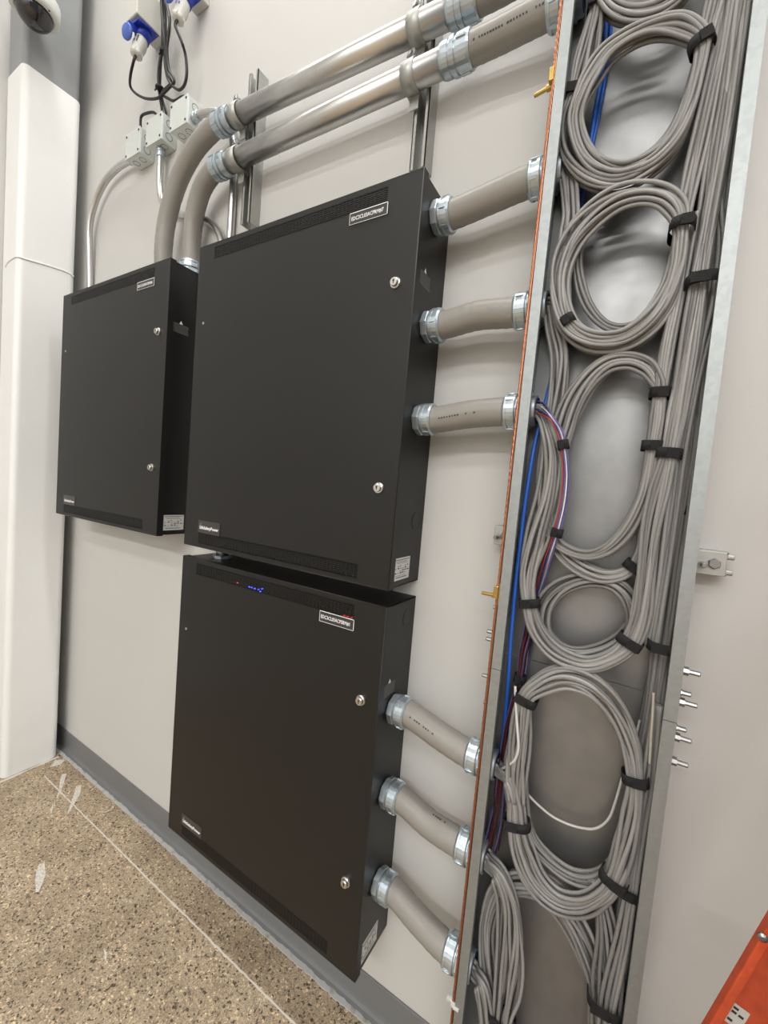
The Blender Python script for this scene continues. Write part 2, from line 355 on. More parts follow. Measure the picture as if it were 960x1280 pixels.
# ------------------------------------------------------------------ wireway (two trough sections joined end to end)
YB, YF = -.046, -.147           # back and front of the trough
ZS = 1.118                      # joint between the sections
LIP = .0185
def XL(z): return .9955 + (z - .4) * .0065
def XR(z): return 1.3020 - abs(z - 1.5) * .003
def trough(label, z0, z1, endcap=None):
    t = thing('wireway', label, 'wireway', ((XL(z0) + XR(z0)) / 2, YB, z0)); loc = t.location
    def slab(name, f0, f1, ya, yb, lab=None):
        vs = []
        for z in (z0, z1):
            for y in (ya, yb): vs += [(f0(z), y, z), (f1(z), y, z)]
        vs = [(x - loc.x, y - loc.y, z - loc.z) for x, y, z in vs]
        return MB().add(vs, [(0, 1, 3, 2), (4, 5, 7, 6), (0, 1, 5, 4), (2, 3, 7, 6), (0, 2, 6, 4), (1, 3, 7, 5)]).build(name, M_galvback if name == 'back_panel' else M_galv, t, lab)
    th = .0018
    slab('back_panel', XL, XR, YB, YB - th)
    slab('side_wall', XL, lambda z: XL(z) + th, YB - th, YF); slab('side_wall', lambda z: XR(z) - th, XR, YB - th, YF)
    slab('flange', XL, lambda z: XL(z) + LIP, YF, YF - th); slab('flange', lambda z: XR(z) - LIP, XR, YF, YF - th)
    slab('return_lip', lambda z: XL(z) + LIP - th, lambda z: XL(z) + LIP, YF, YF + .009); slab('return_lip', lambda z: XR(z) - LIP, lambda z: XR(z) - LIP + th, YF, YF + .009)
    if endcap is not None:
        z = endcap; MB().box(XL(z) - loc.x, XR(z) - loc.x, YB - loc.y, YF - loc.y, z - loc.z, z + th - loc.z).build('end_cap', M_galv, t)
    return t
up_tr = trough('upper length of open steel cable trough, above the bolted joint', ZS + .0012, 2.78, 2.778)
lo_tr = trough('lower length of open steel cable trough, below the bolted joint', .16, ZS, .16)
# coupling screws through the side walls near the joint (px positions measured on the flange sides)
def side_bolt(parent, z, y, sgn, L=.022, nut=True):
    x = XL(z) if sgn < 0 else XR(z); p = Vector((x, y, z)) - parent.location; ax = (sgn, 0, 0)
    m = MB().lathe([(0, .0058), (.003, .0058), (.003, .0042), (.003 + L, .0042), (.004 + L, .0034)] if not nut else [(0, .0082), (.0015, .0082), (.0015, .0075), (.0085, .0075), (.0085, .0042), (.0085 + L, .0042), (.0095 + L, .0034)], 8 if nut else 8, p, ax)
    return m.build('coupling_bolt', M_steel, parent)
for z, y, par, L, nt_ in ((1.232, -.120, up_tr, .012, False), (1.185, -.135, up_tr, .010, True), (1.157, -.100, up_tr, .020, True), (1.078, -.100, lo_tr, .020, True), (1.035, -.125, lo_tr, .010, False)):
    side_bolt(par, z, y, -1, L, nt_)
for u, v, y, par, L, nt_ in ((862, 840, -0.13, up_tr, .018, True), (857, 867, -0.134, up_tr, .014, False), (858, 879, -0.13, up_tr, .020, True), (851, 911, -0.134, lo_tr, .014, False), (852, 923, -0.13, lo_tr, .018, True), (845, 952, -0.13, lo_tr, .018, True)):
    z = at(u, v, y).z
    if par is up_tr: z = max(z, ZS + .012)
    else: z = min(z, ZS - .012)
    side_bolt(par, z, y, 1, L * .8, nt_)

# strut pieces behind the trough, square washers and bolts at both ends
st = thing('strut_channel', 'short horizontal strut behind the open cable trough, ends showing both sides', 'strut', (1.15, 0, 1.372))
def channel(mb, c, L, axis='x', w=.041, h=.041, th=.0025, lip=.0095, gap=None):
    # c = centre on the wall, opening towards -y
    def bx(a0, a1, y0, y1, l0, l1):
        if axis == 'x': mb.box(c[0] + l0, c[0] + l1, c[1] + y0, c[1] + y1, c[2] + a0, c[2] + a1)
        else: mb.box(c[0] + a0, c[0] + a1, c[1] + y0, c[1] + y1, c[2] + l0, c[2] + l1)
    bx(-w / 2, w / 2, 0, -th, 0, L); bx(-w / 2, -w / 2 + th, -th, -h, 0, L); bx(w / 2 - th, w / 2, -th, -h, 0, L)
    bx(-w / 2, -w / 2 + lip, -h + th, -h, 0, L); bx(w / 2 - lip, w / 2, -h + th, -h, 0, L)
    bx(-w / 2 + lip - th, -w / 2 + lip, -h + th, -h + .008, 0, L); bx(w / 2 - lip, w / 2 - lip + th, -h + th, -h + .008, 0, L)
    return mb
channel(MB(), (-.200, 0, 0), .405, 'x').build('rail', M_strut, st)
for x in (.182, -.178):
    MB().box(x - .021, x + .021, -.0415, -.0465, -.021, .021).build('square_washer', M_strut, st, None, .001)
    MB().lathe([(0, .0095), (.006, .0095), (.0075, .008)], 6, (x + .004, -.0465, 0), (0, -1, 0)).build('bolt_head', M_steel, st)
    MB().lathe([(0, .006), (.006, .006), (.006, .0042), (.022, .0042), (.023, .0032)], 10, (x - .012, -.0465, -.004), (0, -1, 0)).build('stud', M_steel, st)
for z in (.013, -.014):
    MB().lathe([(0, .005), (.010, .005), (.011, .004)], 10, (.203, -.036, z), (1, 0, 0)).build('rail_stub', M_strut, st)

# ------------------------------------------------------------------ hoses and conduits
def fitting(parent, p, d, r=.0345, L=.044, name='connector', lab='zinc plated compression fitting', rev=False):
    """compression fitting: gland nut with lugs, hexagon body and lock ring, starting on the wall p and pointing along d"""
    d = Vector(d).normalized(); p = Vector(p) - parent.location
    m = MB()
    m.lathe([(0, r * .97), (.004, r * .97), (.004, r * 1.06), (.014, r * 1.06), (.016, r * 1.0)], 8, p, d)
    m.lathe([(.014, r * .95), (.018, r * .95), (.018, r * 1.03), (.020, r * 1.06), (.026, r * 1.06), (.026, r * 1.01), (L - .008, r * 1.01), (L - .008, r * 1.06), (L - .004, r * 1.06), (L, r * .97), (L, r * .84)], 28, p, d)
    a = d.orthogonal().normalized(); b = d.cross(a)
    for k in range(6):
        t = pi / 3 * k + .3; e = a * cos(t) + b * sin(t)
        m.obb(p + d * (.022 + (L - .022) / 2 - .002) + e * r * 1.03, d * ((L - .028) / 2), d.cross(e) * .0030, e * .0022)
    return m.build(name, M_zinc, parent, lab)
def hose_ridges(path, r):
    n = len(path)
    return [r * (1 + .010 * sin(i * 1.9) + random.uniform(-.006, .006)) for i in range(n)]
HR = .0298
def hose_run(label, pts, a=None, b=None, bush=True, r=HR, mark=None):
    t = thing('flexible_conduit', label, 'conduit', pts[0], 'grey flexible conduits'); o = t.location
    P = [Vector(p) for p in spline(pts, 12)]
    MB().tube([p - o for p in P], hose_ridges(P, r), 20).build('hose', M_hose, t)
    if mark:
        m = MB(); rq = random.Random(len(label)); n_ = len(P); i0, i1 = int(n_ * mark[0]), int(n_ * mark[1]); L_ = sum((P[i + 1] - P[i]).length for i in range(i0, i1)); q = 0.
        seg_ = [(P[i], P[i + 1]) for i in range(i0, i1)]
        while q < L_:
            acc = 0
            for a_, b_ in seg_:
                d_ = (b_ - a_).length
                if acc + d_ > q: break
                acc += d_
            T_ = (b_ - a_).normalized(); c_ = a_ + T_ * (q - acc); v_ = CAM - c_; v_ = (v_ - T_ * v_.dot(T_)).normalized(); w_ = T_.cross(v_); e_ = (v_ * cos(mark[2]) + w_ * sin(mark[2])).normalized()
            if rq.random() < .8: m.obb(c_ - o + e_ * (r * 1.008), T_ * rq.uniform(.0012, .0024), T_.cross(e_) * .0016, e_ * .0004)
            q += .0062
        m.build('print', M_inkp, t)
    if a: fitting(t, pts[0], a)
    if b: fitting(t, pts[-1], b)
    if bush and b:
        d = -Vector(b).normalized(); q = Vector(pts[-1]) - o + d * .0018
        bu = MB().lathe([(0, .036), (.006, .036), (.006, .031), (.016, .0315), (.018, .029), (.018, .0255), (.002, .0255)], 24, q, d, True).build('bushing', M_zinc, t, 'end bushing inside the trough')
        MB().lathe([(.0165, .0258), (.0185, .0258), (.0185, .0240), (.003, .0240)], 20, q, d, True).build('throat_liner', M_navy, bu, 'dark blue plastic throat liner')
    return t
CY = -.080; X0 = EW - .0055
CONDZ = [(2.074, 2.094, 'topmost of three grey flexible hoses between middle enclosure and trough'),
         (1.832, 1.835, 'second grey hose down from middle enclosure to trough, bowed upward'),
         (1.620, 1.634, 'third grey hose down from middle enclosure, straight, under the bowed one'),
         (.921, .893, 'topmost of three grey flexible hoses between lowest enclosure and trough'),
         (.707, .690, 'second hose down from lowest enclosure to trough, sagging slightly'),
         (.470, .446, 'bottom grey flexible hose from lowest enclosure to trough near floor')]
for i, (za, zb, lab) in enumerate(CONDZ):
    xa, xb = X0 + .0005, XL(zb) - .0002; bow = (.0, .007, .003, -.002, -.007, -.003)[i]; yb = (-.082, -.086, -.082, -.090, -.094, -.100)[i]
    pts = [(xa, CY, za), (xa + .05, CY, za), (xa + (xb - xa) * .5, (CY + yb) / 2, (za + zb) / 2 + bow), (xb - .05, yb, zb), (xb, yb, zb)]
    hose_run(lab, pts, (1, 0, 0), (-1, 0, 0), mark=(None, None, (.32, .62, -.1), (.3, .5, .2), (.55, .65, -.7), None)[i])

# two large steel conduits with couplings, then hose into the trough
def emt(name, label, pts, r, ends=True, sub=10, group=None, couplings=()):
    t = thing(name, label, 'conduit', pts[0], group); o = t.location
    P = [Vector(p) - o for p in (spline(pts, sub) if len(pts) > 2 else pts)]
    MB().tube(P, r, 20).build('pipe', M_emt, t)
    for p, d in couplings:
        p = Vector(p) - o; d = Vector(d).normalized()
        m = MB().lathe([(0, r * 1.12), (.004, r * 1.3), (.012, r * 1.3), (.014, r * 1.12), (.022, r * 1.12), (.022, r * 1.24), (.030, r * 1.24), (.031, r * 1.05)], 16, p, d)
        m.build('connector', M_zinc, t)
    return t
RB = .0285
A0, A1 = (-.030, -.07, 2.580), (.772, -.07, 2.531)
B0, B1 = (-.030, -.07, 2.444), (.766, -.07, 2.428)
def coupling(parent, p, d, r=.0328):
    d = Vector(d).normalized(); p = Vector(p) - parent.location; m = MB()
    m.lathe([(-.030, r * .86), (-.030, r * .97), (-.024, r * 1.02), (-.010, r * 1.02), (-.010, r * .95), (-.004, r * .95), (-.004, r * 1.10), (.006, r * 1.10), (.006, r * .98), (.012, r * .98), (.012, r * 1.07), (.036, r * 1.07), (.040, r * 1.0), (.040, r * .84)], 26, p, d)
    a = d.orthogonal().normalized(); b = d.cross(a)
    for k in range(6):
        t = pi / 3 * k + .2; e = a * cos(t) + b * sin(t)
        m.obb(p + d * .024 + e * r * 1.07, d * .010, d.cross(e) * .003, e * .0022)
    m.obb(p - d * .017 + (a * .7 + b * .7) * r * 1.02, d * .005, a * .004, b * .004)
    return m.build('coupling', M_zinc, parent, 'zinc plated conduit coupling')
ea = emt('steel_conduit', 'upper of the two thick steel pipes crossing above the enclosures', [A0, A1], RB)
coupling(ea, A0, (-1, 0, .02)); coupling(ea, A1, (1, 0, -.06))
eb = emt('steel_conduit', 'lower of the two thick steel pipes, directly above middle enclosure', [B0, B1], RB)
coupling(eb, B0, (-1, 0, .0)); coupling(eb, B1, (1, 0, -.02))
A2 = Vector(A1) + Vector((.024, 0, -.0015)); B2 = Vector(B1) + Vector((.024, 0, -.0005))
hose_run('grey hose from end of upper steel pipe to trough at top edge', [tuple(A2), (.87, -.070, 2.527), (.95, -.078, 2.525), (XL(2.52) - .0002, -.08, 2.525)], None, (-1, 0, 0))
hose_run('grey hose from end of lower steel pipe to trough at top right', [tuple(B2), (.86, -.072, 2.424), (.95, -.078, 2.420), (XL(2.41) - .0002, -.08, 2.418)], None, (-1, 0, 0), mark=(.18, .86, -.45))
# bent hoses down into the far left enclosure
ZT = 1.2275 + EH - .0025
def bent(label, pts):
    t = hose_run(label, pts, None, None, False); fitting(t, (pts[-1][0], pts[-1][1], ZT), (0, 0, 1)); return t
bent('outer long grey hose curving down from upper steel pipe to far left enclosure', [(-.056, -.07, 2.581), (-.10, -.072, 2.574), (-.18, -.074, 2.541), (-.265, -.074, 2.468), (-.325, -.072, 2.36), (-.345, -.070, 2.26), (-.348, -.066, 2.19), (-.348, -.066, ZT + .02)])
bent('inner shorter grey hose curving down from lower steel pipe to far left enclosure', [(-.056, -.07, 2.444), (-.09, -.070, 2.437), (-.145, -.066, 2.402), (-.185, -.060, 2.33), (-.200, -.055, 2.25), (-.202, -.052, 2.19), (-.202, -.052, ZT + .02)])

# vertical strut rails and conduit clamps
for x, z0, lab in ((.054, 2.262, 'left vertical strut rail carrying the thick steel pipes'), (.672, 2.238, 'right vertical strut rail carrying the thick steel pipes')):
    t = thing('strut_channel', lab, 'strut', (x, 0, z0), 'vertical strut rails')
    channel(MB(), (0, 0, 0), .46 if x < .3 else .62, 'z').build('rail', M_strut, t)
def lerp(a, b, t): return tuple(p + (q - p) * t for p, q in zip(a, b))
for pa, pb, x, lab in ((A0, A1, .030, 'clamp on upper thick pipe at its left end'), (B0, B1, .036, 'clamp on lower thick pipe at its left end'),
                       (A0, A1, .660, 'clamp on upper thick pipe at its right end'), (B0, B1, .655, 'clamp on lower thick pipe at its right end')):
    c = lerp(pa, pb, (x - pa[0]) / (pb[0] - pa[0]))
    t = thing('conduit_clamp', lab, 'clamp', c, 'strut pipe clamps')
    R0 = RB + .0004; hw = .0165; m = MB(); N_ = 20
    prof = []
    a0, a1 = radians(55), radians(305)     # open towards +y (wall); angle 0 = +y
    ring = [(cos(a0 + (a1 - a0) * i / N_), sin(a0 + (a1 - a0) * i / N_)) for i in range(N_ + 1)]
    for hx in (-hw, hw):
        for rr_ in (R0, R0 + .0032):
            prof += [(hx, cy * rr_, cz * rr_) for cy, cz in ring]
    n1 = N_ + 1; fs = []
    for i in range(N_):
        fs += [(i, i + 1, n1 + i + 1, n1 + i), (2 * n1 + i, 2 * n1 + i + 1, 3 * n1 + i + 1, 3 * n1 + i), (n1 + i, n1 + i + 1, 3 * n1 + i + 1, 3 * n1 + i), (i, i + 1, 2 * n1 + i + 1, 2 * n1 + i)]
    m.add(prof, fs, True)
    # legs running down and up into the slot, ear with bolt on top front
    for s_ in (1, -1):
        zc_ = s_ * sin(a0) * (R0 + .0016); yc_ = cos(a0) * (R0 + .0016)
        m.obb((0, (yc_ + .036) / 2 + .0, zc_ + s_ * .003), (hw, 0, 0), (0, .011, 0), (0, 0, .0016))
    m.obb((0, .020, -.0415), (.0125, 0, 0), (0, .0016, 0), (0, 0, .017))
    m.build('strap', M_strut, t)
    e = MB().lathe([(-.003, .0145), (.003, .0145)], 16, (-.001, -.008, R0 + .012), (-.35, -1, .15))
    e.obb((0, -.004, R0 + .003), (.013, 0, 0), (0, .003, 0), (0, 0, .008))
    e.build('ear', M_strut, t)
    MB().lathe([(.003, .0085), (.008, .0085), (.009, .006)], 6, (-.001, -.008, R0 + .012), (-.35, -1, .15)).build('bolt', M_steel, t)

# small steel conduits from the junction boxes
JB = [(-.610, 'leftmost of the three small square junction boxes on the wall'), (-.4635, 'middle of the three small square junction boxes on the wall'), (-.309, 'rightmost of the three small square junction boxes on the wall')]
JZ0, JZ1, JD = 2.668, 2.763, .062
emt('thin_steel_conduit', 'thin steel conduit bending from leftmost junction box down behind far left enclosure', [(-.662, -.030, 2.695), (-.72, -.030, 2.700), (-.80, -.030, 2.697), (-.89, -.030, 2.672), (-.965, -.030, 2.61), (-1.008, -.030, 2.52), (-1.018, -.022, 2.40), (-1.018, -.016, 2.28), (-1.018, -.014, 2.14), (-1.018, -.014, 1.9)], .0125, couplings=[((-.657, -.03, 2.695), (-1, 0, 0))])
emt('thin_steel_conduit', 'thin steel conduit dropping from middle junction box behind the bent hoses', [(-.4635, -.031, JZ0 - .001), (-.4635, -.031, 2.60), (-.462, -.029, 2.53), (-.448, -.024, 2.472), (-.40, -.018, 2.430), (-.32, -.016, 2.398), (-.23, -.016, 2.365), (-.15, -.016, 2.325), (-.10, -.016, 2.27), (-.085, -.016, 2.2), (-.085, -.016, 2.0)], .0125, couplings=[((-.4635, -.031, JZ0 - .001), (0, 0, -1))])
emt('thin_steel_conduit', 'thin steel conduit bending from rightmost junction box down behind the thick pipes', [(-.2585, -.035, 2.70), (-.21, -.034, 2.70), (-.15, -.026, 2.688), (-.095, -.020, 2.65), (-.062, -.018, 2.58), (-.050, -.016, 2.48), (-.047, -.016, 2.36), (-.047, -.016, 2.2), (-.047, -.016, 2.0)], .0125, couplings=[((-.2585, -.035, 2.70), (1, 0, 0))])
for xc, lab in JB:
    t = thing('junction_box', lab, 'junction box', (xc, 0, JZ0), 'square junction boxes'); w = .050; h = JZ1 - JZ0
    MB().box(-w, w, 0, -JD + .003, 0, h).build('box', M_box, t, None, .003)
    MB().box(-w - .001, w + .001, -JD + .003, -JD, -.001, h + .001).build('cover', M_box, t, None, .0008)
    for sx_, sz_ in ((-1, .12), (1, .88), (-1, .88), (1, .12)):
        MB().lathe([(0, .0042), (.0015, .004), (.0022, .0025)], 8, (sx_ * (w - .007), -JD, h * sz_), (0, -1, 0)).build('screw', M_ink, t, 'dark cover screw')
    for k in (-.022, .022):
        for ax_, p in (((0, 0, -1), (k, -.031, 0)), ((1, 0, 0), (w, -.031, h / 2 + k))):
            if ax_[0] and xc > -.35 and k < 0: continue
            if ax_[2] and abs(xc + .4635) < .01 and k < 0: continue
            m = MB(); e1 = Vector(ax_).orthogonal().normalized(); e2 = Vector(ax_).cross(e1); m.tube([Vector(p) + (e1 * cos(q * pi / 8) + e2 * sin(q * pi / 8)) * .0125 for q in range(17)], .0011, 5, False)
            m.build('knockout', M_print, t)
# nipple joining middle and lowest enclosures
t = thing('steel_nipple', 'short bright pipe nipple in the gap between middle and lowest enclosures', 'conduit', (.085, -.075, 1.204))
MB().lathe([(-.0195, .020), (.0185, .020)], 20, (0, 0, 0), (0, 0, 1), True).build('pipe', M_steel, t)
MB().lathe([(.006, .029), (.0185, .029)], 8).build('locknut', M_zinc, t); MB().lathe([(-.0195, .029), (-.010, .029)], 8).build('locknut', M_zinc, t)

# ------------------------------------------------------------------ blue sockets, plugs and black flex
DX = .262
for k in (0, 1):
    ox = k * DX; side = ('left', 'right')[k]
    t = thing('wall_socket', f'{side} white socket box with blue flap-covered outlet on its underside', 'socket', (-.555 + ox, 0, 3.10))
    MB().box(-.036, .036, 0, -.112, .004, .12).build('back_box', M_plug, t, None, .004)
    MB().obb((0, -.066, -.001), (.033, 0, 0), (0, .040, .008), (0, -.0006, .003)).build('outlet_plate', M_bluep, t, 'blue outlet plate', .001)
    for sx_, sy_ in ((-.027, -.033), (.027, -.033), (-.027, -.098), (.027, -.098)):
        MB().lathe([(0, .0032), (.002, .003)], 8, (sx_, sy_, -.003 + (sy_ + .066) * .2), (0, .2, -1)).build('screw', M_steel, t)
    AX = Vector((0, -.26, -1)).normalized(); cb = Vector((-.002, -.062, -.002))
    MB().lathe([(0, .026), (.012, .026), (.014, .0245), (.036, .0245), (.036, .0215)], 24, cb, AX, True).build('collar', M_bluep, t, 'blue outlet collar')
    MB().lathe([(0, .0255), (.004, .0255), (.007, .022)], 24, (-.004, -.120, -.052), (.15, -1, -.25), True).build('flap', M_bluelid, t, 'pale blue hinged flap')
    MB().box(-.009, .006, -.090, -.122, -.030, -.016).build('hinge', M_bluep, t)
    pb = Vector((-.555 + ox, 0, 3.10)) + cb + AX * .034
    p = thing('plug', f'pale grey round plug hanging from the {side} blue outlet', 'plug', pb)
    a1_ = AX.cross(Vector((1, 0, 0))).normalized(); a2_ = Vector((1, 0, 0))
    MB().lathe([(.0, .0205), (.012, .0225), (.030, .0235), (.044, .0225), (.060, .0185), (.066, .0195), (.074, .0195), (.078, .014)], 24, (0, 0, 0), AX, True).build('plug_body', M_plug, p)
    for j in range(8):
        a = j * pi / 4; e = a1_ * cos(a) + a2_ * sin(a); MB().obb(AX * .066 + e * .0197, AX.cross(e) * .002, e * .0015, AX * .006).build('grip_rib', M_plug, p)
    m = MB(); rq = random.Random(11 + k)
    for row in range(2):
        for i in range(5):
            if rq.random() < .8:
                a = radians(18 + row * 24); e = a1_ * cos(a) + a2_ * sin(a)
                if e.y > 0: e = a1_ * -cos(a) + a2_ * sin(a)
                m.obb(AX * (.014 + i * .0058) + e * .0233, AX.cross(e) * .0022, e * .0006, AX * .0018)
    m.build('print', M_bluep if k else M_ink, p)
TIPA, TIPB = Vector((-.555, 0, 3.10)) + cb + AX * .112, Vector((-.555, 0, 3.10)) + cb + AX * .135
MB_ = MB()
def flex(label, pts, r=.0048, mat_=None):
    pts = [tuple(p) for p in pts]
    if pts[-1][2] > 3.2: pts += [(pts[-1][0], -.04, 3.7), (pts[-1][0], -.04, 5.09)]
    if pts[0][2] > 3.2: pts = [(pts[0][0], -.04, 5.09), (pts[0][0], -.04, 3.7)] + pts
    t = MB().tube(spline(pts, 8), r, 10).build('black_cable', mat_ or M_rubber); tag(t, label, 'cable', 'black cables below the wall sockets'); return t
Yc = -.045
flex('black cord looping from left plug up to the hanging cord cluster', [tuple(TIPA), tuple(TIPB), at(163, 95, -.085), at(163, 108, -.06), at(170, 117, -.055), at(182, 123, -.05), at(196, 123, -.05), at(204, 117, -.05), at(212, 109, -.05), at(217, 104, -.05), at(217, 98, -.05), at(211, 85, -.05), at(209, 60, -.05), at(212, 30, -.05), at(208, 0, -.05), at(207, -25, -.05)])
flex('black cord hanging from right plug, curving back to the cord cluster', [tuple(TIPA + Vector((DX, 0, 0))), tuple(TIPB + Vector((DX, 0, 0))), at(227, 52, -.085), at(232, 70, -.065), at(233.5, 90, -.06), at(231, 105, -.055), at(225, 112, -.05), at(219, 110, -.05), at(213, 104, -.048), at(208, 92, -.048), at(206, 70, -.048), at(210, 45, -.048), at(212, 20, -.048), at(204, -5, -.048), at(203, -25, -.048)])
flex('black cord dropping straight into top of middle junction box', [at(206, -25, -.04), at(206, 0, -.04), at(207, 30, -.04), at(206, 55, -.04), at(200, 75, -.04), at(198, 95, -.04), at(199, 115, -.036), (-.4635, -.033, 2.80), (-.4635, -.031, JZ1 - .002)])
flex('second black cord of the cluster, ending in middle junction box', [at(209, -25, -.036), at(204, 5, -.036), at(203, 35, -.038), at(203, 60, -.038), at(201, 78, -.036), at(200, 100, -.032), at(200.5, 115, -.03), (-.452, -.026, 2.80), (-.452, -.024, JZ1 - .002)])
flex('black cord running from the cluster down to rightmost junction box', [at(203, -25, -.055), at(202, 10, -.055), at(205, 45, -.055), at(208, 70, -.05), at(209, 90, -.05), at(214, 103, -.045), at(206, 112, -.045), at(203, 118, -.045), at(210, 123, -.042), at(218, 126, -.04), at(228, 121, -.036), (-.309, -.034, 2.79), (-.309, -.032, JZ1 - .002)])
flex('short black cord looped from leftmost to middle junction box', [(-.610, -.032, JZ1 - .002), (-.612, -.033, 2.795), at(176.5, 146, -.035), at(184, 141.5, -.035), at(193, 141, -.033), (-.485, -.031, 2.782), (-.478, -.030, JZ1 - .002)])
for z, lab in ((3.005, 'upper black tie round the hanging cords'), (2.865, 'lower black tie round the hanging cords')):
    u_, v_ = (205, 65) if z > 2.95 else (199.5, 110); c_ = at(u_, v_, -.042)
    t = MB().lathe([(-.003, .0135), (-.003, .0150), (.003, .0150), (.003, .0135)], 14, c_, (0, 0, 1), radial=None)
    t.obb(c_ + Vector((-.018, -.004, .001)), (.007, 0, .002), (0, .002, 0), (0, 0, .002))
    tag(t.build('cord_tie', M_rubber), lab, 'cable tie')

# dome camera on the column
dc = at(42, 4, -.22); dd = Vector((-.985, dc.y, dc.z))
u_ = (CM.transposed() @ (at(42, 5, -.22) - CAM)).normalized()
ray = (at(43, 15, -.22) - CAM); tt = (-.985 - CAM.x) / ray.x; dcp = CAM + ray * tt
t = thing('dome_camera', 'white dome security camera with smoked glass at the head of the column', 'camera', dcp)
MB().lathe([(0, .077), (.010, .080), (.05, .080), (.062, .070), (.064, .03)], 32, (0, 0, 0), (0, 0, 1), True).build('housing', M_camw, t)
MB().lathe([(-.002, .0795), (-.004, .078), (-.004, .063), (.002, .061)], 32, (0, 0, 0), (0, 0, 1)).build('trim_ring', M_camw, t)
MB().lathe([(0, .060)] + [(-.056 * sin(radians(a)), .060 * cos(radians(a)) + .0001) for a in range(0, 91, 9)], 32, (0, 0, 0), (0, 0, 1), True).build('dome', M_glassd, t, 'smoked dark dome')
for a in (20, 140, 260):
    MB().lathe([(0, .003), (.002, .003)], 8, (cos(radians(a)) * .0705, sin(radians(a)) * .0705, -.004), (0, 0, -1)).build('screw', M_ink, t)
MB().lathe([(.064, .032), (.10, .030), (.13, .030)], 20).build('neck', M_camw, t)
xw = -1.093 - dcp.x
MB().box(xw, .03, -.03, .03, .125, .165).build('arm', M_camw, t, None, .006)

# ------------------------------------------------------------------ bare copper bond wire, brass lugs
wire = [(706, -25), (703, 20), (699, 60), (696, 84), (692, 108), (687, 150), (681, 215), (677, 262), (672, 310), (666, 370), (662, 420), (658, 470), (654, 510), (649, 545), (647, 575), (643, 600), (640, 640), (636, 672), (632, 705), (628, 742), (623, 775), (618, 810), (613, 850), (608, 895), (604, 930), (599, 970), (595, 1010), (590, 1050), (585, 1100), (580, 1150), (576, 1185), (571, 1222), (567, 1253), (564, 1300), (560, 1340)]
Yw = -.1425
P = [at(u, v, Yw) for u, v in wire]
def clear(p): return Vector((min(p.x, XL(p.z) - .0046), p.y, p.z))
P = [clear(Vector(q)) for q in spline([tuple(p) for p in P], 10)]
t = thing('bond_wire', 'bare stranded copper wire running down left edge of the cable trough', 'wire', P[-1]); o = t.location
for k in range(4):      # four twisted strands
    S_ = []; acc = 0
    for i, p in enumerate(P):
        if i: acc += (p - P[i - 1]).length
        a = acc * 2 * pi / .05 + k * pi / 2; S_.append(p - o + Vector((cos(a) * .0017, sin(a) * .0017, 0)))
    MB().tube(S_, .0019, 6).build('strand', M_copper, t)
for u, v, lab in ((692, 96, 'brass lug gripping the copper wire near the top of the trough'), (629, 744, 'brass lug gripping the copper wire beside the smallest cable coil')):
    c_ = at(u, v, Yw); x = XL(c_.z); t = thing('brass_lug', lab, 'lug', (x - .0005, -.136, c_.z))
    MB().box(-.0015, 0, -.012, .012, -.020, .022).build('tang', M_brass, t, None, .0005)
    MB().obb((-.0075, -.006, .004), (.0045, 0, 0), (0, .0050, 0), (0, 0, .012)).build('jaw', M_brass, t, None, .0012)
    MB().lathe([(0, .0055), (.003, .0055), (.003, .0058), (.008, .0058), (.008, .0036), (.030, .0036), (.031, .003)], 8, (-.009, .004, -.006), (-1, .12, -.05)).build('set_screw', M_brass, t)
    MB().lathe([(0, .0062), (.004, .0062)], 6, (-.0015, .004, -.015), (-1, 0, 0)).build('nut', M_brass, t)
c_ = at(567, 1253, Yw)
t = MB().lathe([(-.004, .006), (-.004, .0075), (.004, .0075), (.004, .006)], 12, (XL(c_.z) - .0046, Yw, c_.z), (0, 0, 1)); t.obb((XL(c_.z) - .014, Yw, c_.z + .002), (.006, 0, .002), (0, .003, 0), (0, 0, .003)).obb((XL(c_.z) + .003, Yw - .008, c_.z), (.006, 0, .001), (0, .002, 0), (0, 0, .002))
tag(t.build('cable_tie', M_white), 'white tie round the copper wire at the bottom left', 'cable tie')

